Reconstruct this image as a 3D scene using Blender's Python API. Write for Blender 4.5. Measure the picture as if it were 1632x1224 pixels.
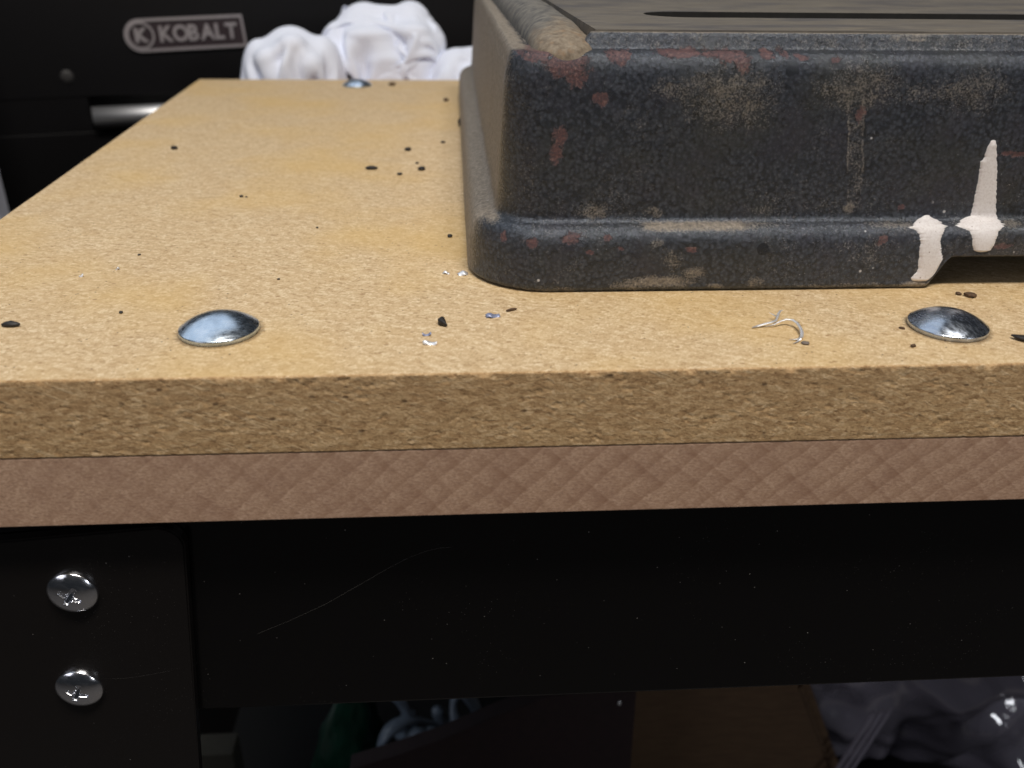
import bpy, bmesh, math, random
import numpy as np
from mathutils import Matrix, Vector

for o in list(bpy.data.objects):
    bpy.data.objects.remove(o)
SC = bpy.context.scene
COL = SC.collection
random.seed(7)
MM = 0.001

# ------------------------------------------------------------------ camera
def cam_matrix(pos, pitch, yaw, roll):
    p, y, r = (math.radians(a) for a in (pitch, yaw, roll))
    fwd = Vector((math.sin(y)*math.cos(p), math.cos(y)*math.cos(p), -math.sin(p)))
    right = Vector((math.cos(y), -math.sin(y), 0)); up = right.cross(fwd)
    rr = math.cos(r)*right + math.sin(r)*up
    uu = -math.sin(r)*right + math.cos(r)*up
    m = Matrix((rr, uu, -fwd)).transposed().to_4x4()
    m.translation = Vector(pos)*MM
    return m
cd = bpy.data.cameras.new('camera'); cam = bpy.data.objects.new('camera', cd); COL.objects.link(cam)
cam.matrix_world = cam_matrix((144.568, -168.608, 82.998), 26.913, 3.936, 0.733)
cd.sensor_width = 36; cd.lens = 30.60; cd.clip_start = 0.01; cd.clip_end = 50
cd.dof.use_dof = True; cd.dof.focus_distance = 0.236; cd.dof.aperture_fstop = 15.0
SC.camera = cam

# ------------------------------------------------------------------ world, lamps, exposure
w = bpy.data.worlds.new('World'); SC.world = w; w.use_nodes = True
bg = w.node_tree.nodes['Background']
bg.inputs[0].default_value = (0.80, 0.88, 1.0, 1); bg.inputs[1].default_value = 0.018
def lamp(name, loc, target, sx, sy, power, col):
    d = bpy.data.lights.new(name, 'AREA'); d.shape = 'RECTANGLE'; d.size = sx; d.size_y = sy
    d.energy = power; d.color = col
    o = bpy.data.objects.new(name, d); COL.objects.link(o); o.location = loc
    o.rotation_euler = (Vector(target)-Vector(loc)).to_track_quat('-Z', 'Y').to_euler()
    return o
lamp('ceiling_lamp', (0.30, -0.50, 1.40), (0.2, 0.1, 0), 0.8, 0.20, 23.0, (1.0, 0.94, 0.86))
lamp('bounce_lamp', (-0.65, 0.80, 1.50), (0.1, 0.1, 0), 2.4, 2.0, 13.0, (0.78, 0.88, 1.0))
lamp('wall_fill', (-1.4, -1.25, 1.05), (0.05, 0.0, -0.05), 1.0, 0.8, 4.5, (0.90, 0.90, 1.0))  # area light added in place of the bright wall the screws reflect
lamp('room_lamp', (1.6, -1.7, 0.55), (0.45, 0.2, -0.35), 0.25, 0.45, 4.5, (0.92, 0.95, 1.0))
SC.view_settings.view_transform = 'Standard'; SC.view_settings.look = 'None'
SC.view_settings.exposure = 0; SC.view_settings.gamma = 1; SC.view_settings.use_curve_mapping = False

# ------------------------------------------------------------------ helpers
def _h(i, j, k, seed):
    n = (i*374761393 + j*668265263 + k*2147483647 + seed*1274126177) & 0xffffffff
    n = ((n ^ (n >> 13))*1274126177) & 0xffffffff
    n = n ^ (n >> 16)
    return (n & 0xffff)/65535.0
def vnoise(x, y, z, seed=0):
    x, y, z = (np.asarray(a, float) for a in np.broadcast_arrays(x, y, z))
    xi, yi, zi = (np.floor(a).astype(np.int64) for a in (x, y, z))
    fx, fy, fz = x-xi, y-yi, z-zi
    fx, fy, fz = (t*t*(3-2*t) for t in (fx, fy, fz))
    r = 0
    for a in (0, 1):
        for b in (0, 1):
            for c in (0, 1):
                wgt = (fx if a else 1-fx)*(fy if b else 1-fy)*(fz if c else 1-fz)
                r = r + wgt*_h(xi+a, yi+b, zi+c, seed)
    return r*2-1
def fbm(x, y, z, seed=0, octv=4, gain=.5):
    x, y, z = (np.asarray(a, float) for a in (x, y, z))
    s = 0; a = 1; t = 0
    for o in range(octv):
        s = s + a*vnoise(x*2**o, y*2**o, z*2**o, seed+o*17); t += a; a *= gain
    return s/t
def sstep(a, b, x):
    t = np.clip((x-a)/(b-a), 0, 1); return t*t*(3-2*t)

def mesh_obj(name, verts, faces, mats, parent=None, smooth=True, matidx=None, loc=None):
    me = bpy.data.meshes.new(name)
    v = np.asarray(verts, float)*MM
    me.from_pydata(v.tolist(), [], faces)
    for m in (mats if isinstance(mats, (list, tuple)) else [mats]): me.materials.append(m)
    if matidx is not None: me.polygons.foreach_set('material_index', np.asarray(matidx, dtype=np.int32))
    me.polygons.foreach_set('use_smooth', [smooth]*len(me.polygons))
    me.update()
    o = bpy.data.objects.new(name, me); COL.objects.link(o)
    if parent: o.parent = parent
    if loc is not None: o.location = Vector(loc)*MM
    return o
def bm_obj(name, bm, mats, parent=None, smooth=False):
    me = bpy.data.meshes.new(name); bmesh.ops.recalc_face_normals(bm, faces=bm.faces); bm.to_mesh(me); bm.free()
    for m in (mats if isinstance(mats, (list, tuple)) else [mats]): me.materials.append(m)
    me.polygons.foreach_set('use_smooth', [smooth]*len(me.polygons))
    o = bpy.data.objects.new(name, me); COL.objects.link(o)
    if parent: o.parent = parent
    return o
def rounded_box(name, lo, hi, mat, parent=None, bev=1.0, seg=2):
    bm = bmesh.new(); bmesh.ops.create_cube(bm, size=1)
    lo = Vector(lo)*MM; hi = Vector(hi)*MM
    for v in bm.verts: v.co = Vector(((lo[i]+hi[i])/2 + v.co[i]*(hi[i]-lo[i]) for i in range(3)))
    if bev: bmesh.ops.bevel(bm, geom=bm.edges[:], offset=bev*MM, segments=seg, affect='EDGES', profile=.5)
    return bm_obj(name, bm, mat, parent, False)
def grid_faces(nu, nv, wrap_u=False, wrap_v=False):
    f = []
    for i in range(nu if wrap_u else nu-1):
        i2 = (i+1) % nu
        for j in range(nv if wrap_v else nv-1):
            j2 = (j+1) % nv
            f.append((i*nv+j, i2*nv+j, i2*nv+j2, i*nv+j2))
    return f
def empty(name, loc=(0, 0, 0)):
    o = bpy.data.objects.new(name, None); COL.objects.link(o); o.location = Vector(loc)*MM; o.empty_display_size = .01
    return o
def tag(o, label=None, cat=None, group=None, kind=None):
    for k, v in (('label', label), ('category', cat), ('group', group), ('kind', kind)):
        if v: o[k] = v
    return o
def tube(name, pts, rad, mat, parent=None, n=8, flat=1.0, cap=True):
    P = [Vector(p) for p in pts]; V = []
    m = len(P)
    for i, p in enumerate(P):
        t = (P[min(i+1, m-1)]-P[max(i-1, 0)]).normalized()
        s = t.cross(Vector((0, 0, 1)))
        if s.length < 1e-4: s = Vector((1, 0, 0))
        s.normalize(); u = s.cross(t)
        r = rad[i] if isinstance(rad, (list, tuple)) else rad
        for k in range(n):
            a = 2*math.pi*k/n
            V.append(tuple(p + s*r*math.cos(a) + u*r*flat*math.sin(a)))
    F = grid_faces(m, n, False, True)
    if cap: F += [tuple(range(n))[::-1], tuple(range((m-1)*n, m*n))]
    return mesh_obj(name, V, F, mat, parent, True)

# ------------------------------------------------------------------ node helpers
class NT:
    def __init__(s, name):
        s.m = bpy.data.materials.new(name); s.m.use_nodes = True; s.t = s.m.node_tree
        s.b = s.t.nodes['Principled BSDF']
        tc = s.t.nodes.new('ShaderNodeTexCoord')
        mp = s.t.nodes.new('ShaderNodeVectorMath'); mp.operation = 'SCALE'; mp.inputs[3].default_value = 1000
        s.t.links.new(tc.outputs['Object'], mp.inputs[0]); s.co = mp.outputs[0]      # millimetres
    def n(s, typ, **kw):
        x = s.t.nodes.new(typ)
        for k, v in kw.items(): setattr(x, k, v)
        return x
    def l(s, a, b): s.t.links.new(a, b)
    def put(s, sock, v):
        if isinstance(v, bpy.types.NodeSocket): s.l(v, sock)
        elif isinstance(v, (tuple, list)) and len(v) == 3 and sock.type == 'RGBA': sock.default_value = (*v, 1)
        else: sock.default_value = v
    def map(s, scale=(1, 1, 1), rot=(0, 0, 0), loc=(0, 0, 0), src=None):
        x = s.n('ShaderNodeMapping'); x.inputs['Scale'].default_value = scale
        x.inputs['Rotation'].default_value = rot; x.inputs['Location'].default_value = loc
        s.l(src or s.co, x.inputs['Vector']); return x.outputs[0]
    def noise(s, scale, detail=4, rough=.55, vec=None, dist=0, lac=2.0):
        x = s.n('ShaderNodeTexNoise'); x.inputs['Scale'].default_value = scale
        x.inputs['Detail'].default_value = detail; x.inputs['Roughness'].default_value = rough
        x.inputs['Distortion'].default_value = dist
        s.l(vec or s.co, x.inputs['Vector']); return x.outputs['Fac']
    def hnoise(s, scale, gain=2.2, detail=5, rough=.65, vec=None):
        x = s.math('MULTIPLY_ADD', s.noise(scale, detail, rough, vec), gain, .5-.5*gain)
        return s.math('MINIMUM', s.math('MAXIMUM', x, 0.0), 1.0)
    def vor(s, scale, vec=None, feature='F1', out='Distance', rnd=1):
        x = s.n('ShaderNodeTexVoronoi'); x.feature = feature; x.inputs['Scale'].default_value = scale
        x.inputs['Randomness'].default_value = rnd
        s.l(vec or s.co, x.inputs['Vector']); return x.outputs[out]
    def ramp(s, fac, stops, interp='LINEAR'):
        x = s.n('ShaderNodeValToRGB'); x.color_ramp.interpolation = interp
        e = x.color_ramp.elements
        while len(e) < len(stops): e.new(.5)
        for el, (p, c) in zip(e, stops):
            el.position = p; el.color = (c, c, c, 1) if isinstance(c, (int, float)) else (*c, 1)
        s.put(x.inputs[0], fac); return x.outputs[0]
    def mix(s, fac, a, b, mode='MIX'):
        x = s.n('ShaderNodeMix', data_type='RGBA', blend_type=mode)
        s.put(x.inputs[0], fac); s.put(x.inputs[6], a); s.put(x.inputs[7], b); return x.outputs[2]
    def math(s, op, a, b=0.0, c=0.0):
        x = s.n('ShaderNodeMath', operation=op)
        s.put(x.inputs[0], a); s.put(x.inputs[1], b)
        if op in ('MULTIPLY_ADD', 'SMOOTH_MIN'): s.put(x.inputs[2], c)
        return x.outputs[0]
    def bump(s, h, dist, strength=1.0, normal=None):
        x = s.n('ShaderNodeBump'); x.inputs['Strength'].default_value = strength
        x.inputs['Distance'].default_value = dist*MM
        s.put(x.inputs['Height'], h)
        if normal: s.l(normal, x.inputs['Normal'])
        return x.outputs[0]
    def set(s, col=None, rough=None, metal=None, normal=None, **kw):
        if col is not None: s.put(s.b.inputs['Base Color'], col)
        if rough is not None: s.put(s.b.inputs['Roughness'], rough)
        if metal is not None: s.put(s.b.inputs['Metallic'], metal)
        if normal is not None: s.put(s.b.inputs['Normal'], normal)
        for k, v in kw.items(): s.put(s.b.inputs[k.replace('_', ' ')], v)
        return s.m
    def attr(s, name):
        x = s.n('ShaderNodeAttribute'); x.attribute_name = name
        sp = s.n('ShaderNodeSeparateColor'); s.l(x.outputs['Color'], sp.inputs[0]); return sp.outputs

# ------------------------------------------------------------------ materials
def flakes(t, scale, vec, seedloc=(0, 0, 0)):
    """random tone per chip, chips with wobbly outlines"""
    wob = t.n('ShaderNodeTexNoise'); wob.inputs['Scale'].default_value = scale*1.3; wob.inputs['Detail'].default_value = 4
    t.l(vec, wob.inputs['Vector'])
    sc = t.n('ShaderNodeVectorMath'); sc.operation = 'SCALE'; sc.inputs[3].default_value = .9/scale
    t.l(wob.outputs['Color'], sc.inputs[0])
    ad = t.n('ShaderNodeVectorMath'); ad.operation = 'ADD'; t.l(vec, ad.inputs[0]); t.l(sc.outputs[0], ad.inputs[1])
    v = t.vor(scale, ad.outputs[0], 'F1', 'Color')
    sp = t.n('ShaderNodeSeparateColor'); t.l(v, sp.inputs[0]); return sp.outputs[0]
def m_board_top():
    t = NT('particleboard face')
    f1 = flakes(t, 1.0, t.map((.6, 1.0, 1), src=t.map(rot=(0, 0, .4))))
    f2 = flakes(t, 2.0, t.map((1.0, .6, 1), src=t.map(rot=(0, 0, .7), loc=(7, 3, 0))))
    fine = t.hnoise(2.4, 3.0, 4, .65)
    flake = t.math('ADD', t.math('MULTIPLY', t.math('ADD', f1, f2), .33), t.math('MULTIPLY', fine, .34))
    big = t.noise(.016, 3, .5); mid = t.hnoise(.09, 2.0, 4, .6)
    c = t.ramp(flake, [(.12, (.33, .21, .105)), (.34, (.52, .372, .208)), (.58, (.61, .458, .275)), (.86, (.80, .66, .45))])
    c = t.mix(t.math('MULTIPLY', mid, .25), c, (.56, .36, .16))
    c = t.mix(t.ramp(big, [(.46, 0.0), (.66, .45)]), c, (.63, .41, .13))              # yellowed patches
    chips = t.ramp(t.vor(.42, t.map((.6, 1, 1), (0, 0, .3))), [(.0, 1.0), (.11, .9), (.19, 0.0)])
    gate = t.ramp(t.noise(.33, 2), [(.51, 0.0), (.57, .75)])
    c = t.mix(t.math('MULTIPLY', chips, gate), c, (.27, .145, .055))                   # darker flakes
    dot = t.ramp(t.vor(.36), [(.0, 1.0), (.07, 1.0), (.10, 0.0)])
    g2 = t.ramp(t.noise(.11, 2), [(.50, 0.0), (.55, .85)])
    c = t.mix(t.math('MULTIPLY', dot, g2), c, (.07, .04, .02))                         # tiny dark specks
    xy = t.n('ShaderNodeSeparateXYZ'); t.l(t.co, xy.inputs[0])
    nb = t.math('MULTIPLY', t.math('SUBTRACT', t.hnoise(.9, 2.6, 4, .7), .5), 1.6)
    for bx, by in ((88.3, 24.9), (264.3, 20.8)):                                       # grime packed round the bolt heads
        dx = t.math('SUBTRACT', xy.outputs[0], bx); dy = t.math('SUBTRACT', xy.outputs[1], by)
        r = t.math('SQRT', t.math('ADD', t.math('MULTIPLY', dx, dx), t.math('MULTIPLY', dy, dy)))
        m = t.ramp(t.math('DIVIDE', t.math('ADD', r, nb), 20.0), [(.48, .65), (.525, 0.0)])
        c = t.mix(m, c, (.16, .105, .055))
    return t.set(c, .68, 0, t.bump(flake, .035, .6))
def m_board_edge():
    t = NT('particleboard sawn edge')
    f1 = flakes(t, 1.15, t.map((.42, 1, 1.15), src=t.map(rot=(0, .08, 0))))
    f2 = flakes(t, 2.2, t.map((.5, 1, 1.1), src=t.map(rot=(0, -.2, 0), loc=(31, 0, 7))))
    fine = t.hnoise(2.8, 3.0, 4, .65, t.map((.55, 1, 1)))
    fl = t.math('ADD', t.math('MULTIPLY', t.math('ADD', f1, f2), .32), t.math('MULTIPLY', fine, .36))
    c = t.ramp(fl, [(.10, (.17, .090, .037)), (.32, (.41, .252, .116)), (.58, (.57, .378, .188)), (.88, (.84, .63, .38))])
    c = t.mix(t.math('MULTIPLY', t.hnoise(.12, 2.2, 4, .6), .35), c, (.42, .245, .115))
    saw = t.noise(1.6, 4, .6, t.map((.05, 1, 1.0), src=t.map(rot=(0, math.radians(-27), 0))))
    sm = t.math('MULTIPLY', t.ramp(saw, [(.59, 0.0), (.64, .7)]), t.ramp(t.noise(.06, 2), [(.46, 0.0), (.58, 1.0)]))
    c = t.mix(sm, c, (.76, .57, .34))                                                # pale saw scratches
    hole = t.ramp(t.vor(.34, t.map((.55, 1, 1))), [(.0, 1.0), (.09, .9), (.16, 0.0)])
    c = t.mix(t.math('MULTIPLY', hole, t.ramp(t.noise(.14, 2), [(.47, 0.0), (.55, .85)])), c, (.08, .04, .017))
    h = t.math('ADD', fl, t.math('MULTIPLY', sm, .4))
    return t.set(c, .85, 0, t.bump(h, .20, .75))
def m_beech():
    t = NT('beech plank edge')
    gr = t.hnoise(2.0, 2.8, 5, .7, t.map((.6, 1, 1)))
    blot = t.noise(.10, 4, .6, t.map((1, 1, 1.3)))
    c = t.ramp(gr, [(.1, (.42, .262, .172)), (.5, (.54, .352, .238)), (.9, (.65, .45, .32))])
    def hatch(rot, off, sc):
        mp = t.map((1, 1, 1), (0, math.radians(rot), 0), off)
        sx = t.n('ShaderNodeSeparateXYZ'); t.l(mp, sx.inputs[0])
        wob = t.math('ADD', t.math('MULTIPLY', sx.outputs[0], sc), t.math('MULTIPLY', t.noise(.03, 4), 1.2))
        return t.ramp(t.math('FRACT', wob), [(0.0, .0), (.12, .12), (.55, .4), (.90, 1.0), (.96, 0.0), (1.0, 0.0)])
    h1 = hatch(-47, (0, 0, 0), 1/5.4); h2 = hatch(45, (3, 0, 1), 1/5.8)
    gate = t.ramp(blot, [(.38, .25), (.6, .95)])
    hh = t.math('ADD', t.math('MULTIPLY', h1, .55), t.math('MULTIPLY', t.math('MULTIPLY', h2, .55), gate))
    pos = t.n('ShaderNodeSeparateXYZ'); t.l(t.co, pos.inputs[0])
    xfade = t.ramp(t.math('DIVIDE', pos.outputs[0], 300.0), [(.12, .45), (.5, 1.0)])
    c = t.mix(t.math('MULTIPLY', t.math('MULTIPLY', hh, .85), xfade), c, (.31, .17, .10))
    c = t.mix(t.ramp(blot, [(.4, 0.0), (.75, .35)]), c, (.32, .18, .125))
    fl = t.ramp(t.noise(2.6, 2, .5, t.map((.3, 1, 1.0))), [(.57, 0.0), (.66, .4)])
    c = t.mix(fl, c, (.27, .15, .105))
    return t.set(c, .6, 0, t.bump(gr, .05, .5))
def m_black_enamel(name, base=(.0032, .0028, .0029), rough=.22, dusty=.75):
    t = NT(name)
    dot = t.ramp(t.vor(.30), [(.0, 1.0), (.035, 1.0), (.06, 0.0)])
    g = t.ramp(t.noise(.10, 2), [(.47, 0.0), (.62, dusty)])
    dot2 = t.ramp(t.vor(.9), [(.0, 1.0), (.07, .8), (.1, 0.0)])
    g2 = t.ramp(t.noise(.035, 2, vec=t.map(loc=(40, 0, 9))), [(.52, 0.0), (.68, dusty*.45)])
    f = t.math('MAXIMUM', t.math('MULTIPLY', dot, g), t.math('MULTIPLY', dot2, g2))
    c = t.mix(f, base, (.30, .28, .26))
    r = t.math('ADD', t.math('MULTIPLY', t.noise(.5, 4), .14), rough-.07)
    r = t.math('ADD', r, t.math('MULTIPLY', f, .5))
    return t.set(c, r, 0, t.bump(t.noise(.9, 2), .03, .5), Specular_IOR_Level=.28)
def m_plain(name, col, rough=.6, metal=0, var=.25, scale=.3, bump=.05):
    t = NT(name)
    nz = t.noise(scale, 5, .6)
    c = t.mix(t.ramp(nz, [(.3, 0.0), (.7, 1.0)]), tuple(x*(1-var) for x in col), tuple(min(1, x*(1+var)) for x in col))
    return t.set(c, rough, metal, t.bump(nz, bump, .6))
def m_zinc(name='bright zinc plating', ca=(.46, .54, .64), cb=(.62, .72, .84), cc=(.76, .83, .92), ra=.17, rb=.36):
    t = NT(name)
    scr = t.noise(1.3, 4, .6, t.map((.35, 1.2, 1), (0, 0, .5)))
    bl = t.noise(.28, 4, .6)
    c = t.ramp(bl, [(.3, ca), (.5, cb), (.7, cc)])
    sp = t.ramp(t.vor(1.1), [(0, .8), (.1, .5), (.16, 0.0)])
    c = t.mix(t.math('MULTIPLY', sp, t.ramp(t.noise(.4, 2), [(.55, 0.0), (.62, .8)])), c, (.10, .09, .10))
    r = t.ramp(scr, [(.3, ra), (.7, rb)])
    return t.set(c, r, 1.0, t.bump(scr, .03, .5))
def m_hammer():
    t = NT('hammered machine enamel')
    a = t.attr('wear')                      # R chipped to primer, G dust, B dark spots
    cell = t.vor(1.05, t.map((1, 1, 1)), 'SMOOTH_F1')
    c2 = t.noise(1.3, 4, .6)
    hue = t.noise(.05, 3)
    base = t.ramp(t.math('ADD', t.math('MULTIPLY', cell, .6), t.math('MULTIPLY', c2, .5)),
                  [(.33, (.052, .057, .068)), (.52, (.020, .0225, .028)), (.70, (.007, .0078, .010))])
    base = t.mix(t.ramp(hue, [(.45, 0.0), (.65, .4)]), base, (.034, .032, .021))
    base = t.mix(t.ramp(t.noise(.07, 3, vec=t.map(loc=(17, 3, 55))), [(.5, 0.0), (.68, .4)]), base, (.030, .026, .036))
    # chipped paint: red primer with rust
    edge = t.math('ADD', a[0], t.math('MULTIPLY', t.math('SUBTRACT', t.hnoise(.6, 2.6, 5, .7), .5), .75))
    edge = t.math('ADD', edge, t.math('MULTIPLY', t.math('SUBTRACT', t.hnoise(2.2, 2.6, 4, .65), .5), .45))
    chip = t.math('MULTIPLY', t.ramp(edge, [(.55, 0.0), (.66, .92)]), t.ramp(a[0], [(.08, 0.0), (.25, 1.0)]))
    red = t.ramp(t.hnoise(1.5, 2.6, 5, .7), [(.10, (.018, .014, .015)), (.40, (.070, .027, .023)), (.65, (.115, .043, .035)), (.95, (.23, .14, .11))])
    c = t.mix(chip, base, red)
    # sawdust film
    film = t.math('MULTIPLY', t.hnoise(.035, 2.4, 5, .65), .27)
    lev = t.math('MAXIMUM', a[1], film)
    dn = t.math('ADD', lev, t.math('MULTIPLY', t.math('SUBTRACT', t.hnoise(1.8, 2.8, 6, .8), .5), .72))
    dn = t.math('ADD', dn, t.math('MULTIPLY', t.math('SUBTRACT', t.hnoise(.3, 2.2, 4, .6), .5), .28))
    df = t.math('MULTIPLY', t.ramp(dn, [(.28, 0.0), (.85, .95)]), t.ramp(lev, [(.02, .1), (.25, 1.0)]))
    dc = t.ramp(t.hnoise(.9, 2.4, 6, .7), [(.05, (.10, .080, .058)), (.5, (.23, .19, .142)), (.95, (.38, .33, .27))])
    c = t.mix(df, c, dc)
    c = t.mix(t.ramp(a[2], [(.35, 0.0), (.6, 1.0)]), c, (.006, .006, .007))
    sp = t.ramp(t.vor(.16), [(.0, 1.0), (.05, 1.0), (.08, 0.0)])
    sp = t.math('MULTIPLY', sp, t.ramp(t.noise(.07, 2), [(.55, 0.0), (.58, 1.0)]))
    sp2 = t.math('MULTIPLY', t.ramp(t.vor(.7), [(.0, 1.0), (.06, .9), (.1, 0.0)]), t.ramp(t.noise(.2, 2), [(.60, 0.0), (.66, .55)]))
    sp = t.math('MAXIMUM', sp, sp2)
    c = t.mix(sp, c, (.55, .53, .52))
    rough = t.math('ADD', t.math('MULTIPLY', t.math('MAXIMUM', df, chip), .45), t.ramp(c2, [(.3, .12), (.7, .26)]))
    n1 = t.bump(cell, .22, .55)
    n2 = t.bump(t.math('SUBTRACT', t.math('MULTIPLY', dn, .6), t.math('MULTIPLY', chip, .8)), .22, .8, n1)
    return t.set(c, rough, 0.0, n2, Specular_IOR_Level=.8, Specular_Tint=(.78, .86, 1.0))
def m_table():
    t = NT('dusty machined iron')
    st = t.hnoise(.5, 1.6, 6, .7, t.map((.16, 1.2, 1)))
    st2 = t.noise(.06, 4, .6, t.map((.5, 1.2, 1)))
    c = t.ramp(st, [(.1, (.10, .088, .075)), (.5, (.175, .155, .13)), (.9, (.27, .24, .20))])
    c = t.mix(t.ramp(st2, [(.46, 0.0), (.66, .6)]), c, (.075, .075, .088))
    c = t.mix(t.ramp(t.vor(.12, t.map((.4, 1, 1))), [(0, .8), (.08, .6), (.16, 0.0)]), c, (.28, .235, .165))
    return t.set(c, .55, .25, t.bump(st, .1, .5))
def m_sawdust():
    t = NT('caked sawdust')
    a = t.attr('wear')
    nz = t.noise(.6, 6, .65)
    c = t.ramp(nz, [(.3, (.11, .082, .055)), (.5, (.20, .158, .112)), (.7, (.28, .235, .175))])
    c = t.mix(t.ramp(t.noise(.35, 4, .6), [(.54, 0.0), (.68, .5)]), c, (.25, .15, .075))
    g = t.ramp(t.noise(.3, 5, .6), [(.35, (.075, .072, .070)), (.65, (.19, .175, .15))])
    c = t.mix(a[1], g, c)
    dot = t.ramp(t.vor(.5), [(0, 1.0), (.07, .8), (.11, 0.0)])
    c = t.mix(t.math('MULTIPLY', dot, t.ramp(t.noise(.3, 2), [(.5, 0.0), (.56, .9)])), c, (.05, .03, .02))
    return t.set(c, .75, 0, t.bump(nz, .2, .7))
def m_cloth():
    t = NT('white cotton rag')
    nz = t.noise(.05, 3)
    c = t.mix(nz, (.76, .80, .93), (.82, .86, .97))
    return t.set(c, .85, 0, t.bump(t.noise(.25, 4), .25, .5))
def m_card(name='brown corrugated cardboard'):
    t = NT(name)
    nz = t.noise(.4, 5, .6, t.map((.15, 1, 1)))
    c = t.ramp(nz, [(.3, (.105, .060, .032)), (.7, (.16, .095, .050))])
    return t.set(c, .8, 0, t.bump(nz, .1, .5))
def m_film():
    t = NT('clear plastic film')
    nz = t.noise(.03, 4)
    return t.set((.50, .46, .56), .10, 0, t.bump(nz, 1.2, .5), IOR=2.0, Alpha=.55, Specular_IOR_Level=1.0, Coat_Weight=1.0, Coat_Roughness=.08)
def m_chalk():
    t = NT('spilled white paint')
    nz = t.noise(1.6, 5, .65)
    c = t.ramp(nz, [(.3, (.60, .55, .53)), (.5, (.72, .68, .67)), (.7, (.78, .75, .74))])
    c = t.mix(t.ramp(t.vor(.45), [(0, 1.0), (.05, .9), (.09, 0.0)]), c, (.18, .12, .09))
    return t.set(c, .42, 0, t.bump(nz, .08, .6))

BOARD_TOP, BOARD_EDGE, BEECH = m_board_top(), m_board_edge(), m_beech()
APRON = m_black_enamel('black apron enamel', rough=.20)
LEGM = m_black_enamel('black leg enamel', base=(.0085, .0071, .0067), rough=.34, dusty=.7)
CHEST = m_black_enamel('black chest enamel', base=(.0032, .0028, .0034), rough=.45, dusty=.0)
ZINC3 = m_zinc('bright screw plating', (.78, .80, .86), (.88, .89, .93), (.95, .95, .97), .12, .24)
ZINC2 = m_zinc('reflection-darkened zinc plating', (.36, .40, .50), (.52, .58, .68), (.62, .68, .78), .16, .36)  # darker bolt copy: the dark casting's reflection is put into its colour
ZINC, HAMMER, TABLE, SAWDUST, CLOTH, CARD, FILM, CHALK = m_zinc(), m_hammer(), m_table(), m_sawdust(), m_cloth(), m_card(), m_film(), m_chalk()
CRUMB = m_plain('black crumb', (.014, .011, .009), .55, 0, .4, 1.5, .1)
BROWNCRUMB = m_plain('brown wood crumb', (.09, .05, .025), .8, 0, .5, 1.5, .1)
SHAVE = m_plain('aluminium shaving', (.92, .92, .94), .36, .7, .05, 2.0, .08)
BLUEBIT = m_plain('blue grey paint flake', (.24, .27, .40), .35, .3, .3, 2.0, .1)
ALU = m_plain('brushed aluminium', (.88, .89, .92), .48, 1, .06, 1.0, .02)
BADGE = m_plain('badge silver', (.46, .42, .43), .40, .6, .1, .5, .03)
BADGEBACK = m_plain('badge backing', (.030, .018, .022), .5, 0, .2, .5, .03)
DARKRUB = m_plain('dark rubber', (.03, .028, .028), .6, 0, .2, .5, .05)
WHITEP = m_plain('white painted board', (.62, .64, .74), .5, 0, .05, .1, .03)
FLOORM = m_plain('concrete floor', (.10, .092, .087), .8, 0, .3, .02, .3)
CASE = m_plain('dark maroon case', (.022, .010, .011), .8, 0, .2, .2, .05)
GREEN = m_plain('green plastic', (.005, .042, .025), .3, 0, .3, .08, .2)
DULLCARD = m_plain('dull tan board', (.022, .020, .014), .9, 0, .2, .3, .05)
SHELFM = m_plain('matt black shelf', (.003, .003, .003), 1.0, 0, .2, .3, .05)
SLOTM = m_plain('slot iron with painted shade', (.012, .011, .010), .9, 0, .3, .3, .1)  # near-black slot walls: their shade is put into the colour
SCRATCH = m_plain('scratched enamel', (.06, .055, .05), .5, 0, .3, .6, .02)

# ------------------------------------------------------------------ floor
floor = mesh_obj('floor', [(-2500, -2500, -860), (3000, -2500, -860), (3000, 3000, -860), (-2500, 3000, -860)], [(0, 1, 2, 3)], FLOORM, None, False)
tag(floor, kind='structure')

# ------------------------------------------------------------------ workbench: plank, apron, legs, shelf
bench = tag(empty('workbench', (150, 280, -860)), 'black steel workbench with a pale wooden plank top', 'workbench')
def under(o, p):                                    # parent but keep world placement
    o.parent = p; o.matrix_parent_inverse = Matrix.Translation(-p.location) if p.parent is None else Matrix.Identity(4)
    return o
plank = under(rounded_box('bench_top', (10, .12, -37.1), (620, 572, -19.12), BEECH, None, .2, 2), bench)
ap = under(rounded_box('apron', (30, 10, -107.3), (600, 12.5, -37.3), APRON, None, .8, 2), bench)
apret = under(rounded_box('apron_lip', (30, 12.7, -107.2), (600, 40, -105), APRON, None, .6, 2), bench)
scr_pts = [(90.4, -80.4), (99, -76.4), (109.2, -71.0), (118, -65.2), (126.0, -59.9), (131, -56.9), (135.7, -54.9), (139.2, -54.1), (142.4, -54.0)]
s = tube('scratch', [(x, 9.98, z) for x, z in scr_pts], [.01, .02, .03, .04, .04, .04, .04, .06, .02], SCRATCH, None, 6)
s.parent = ap
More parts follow.
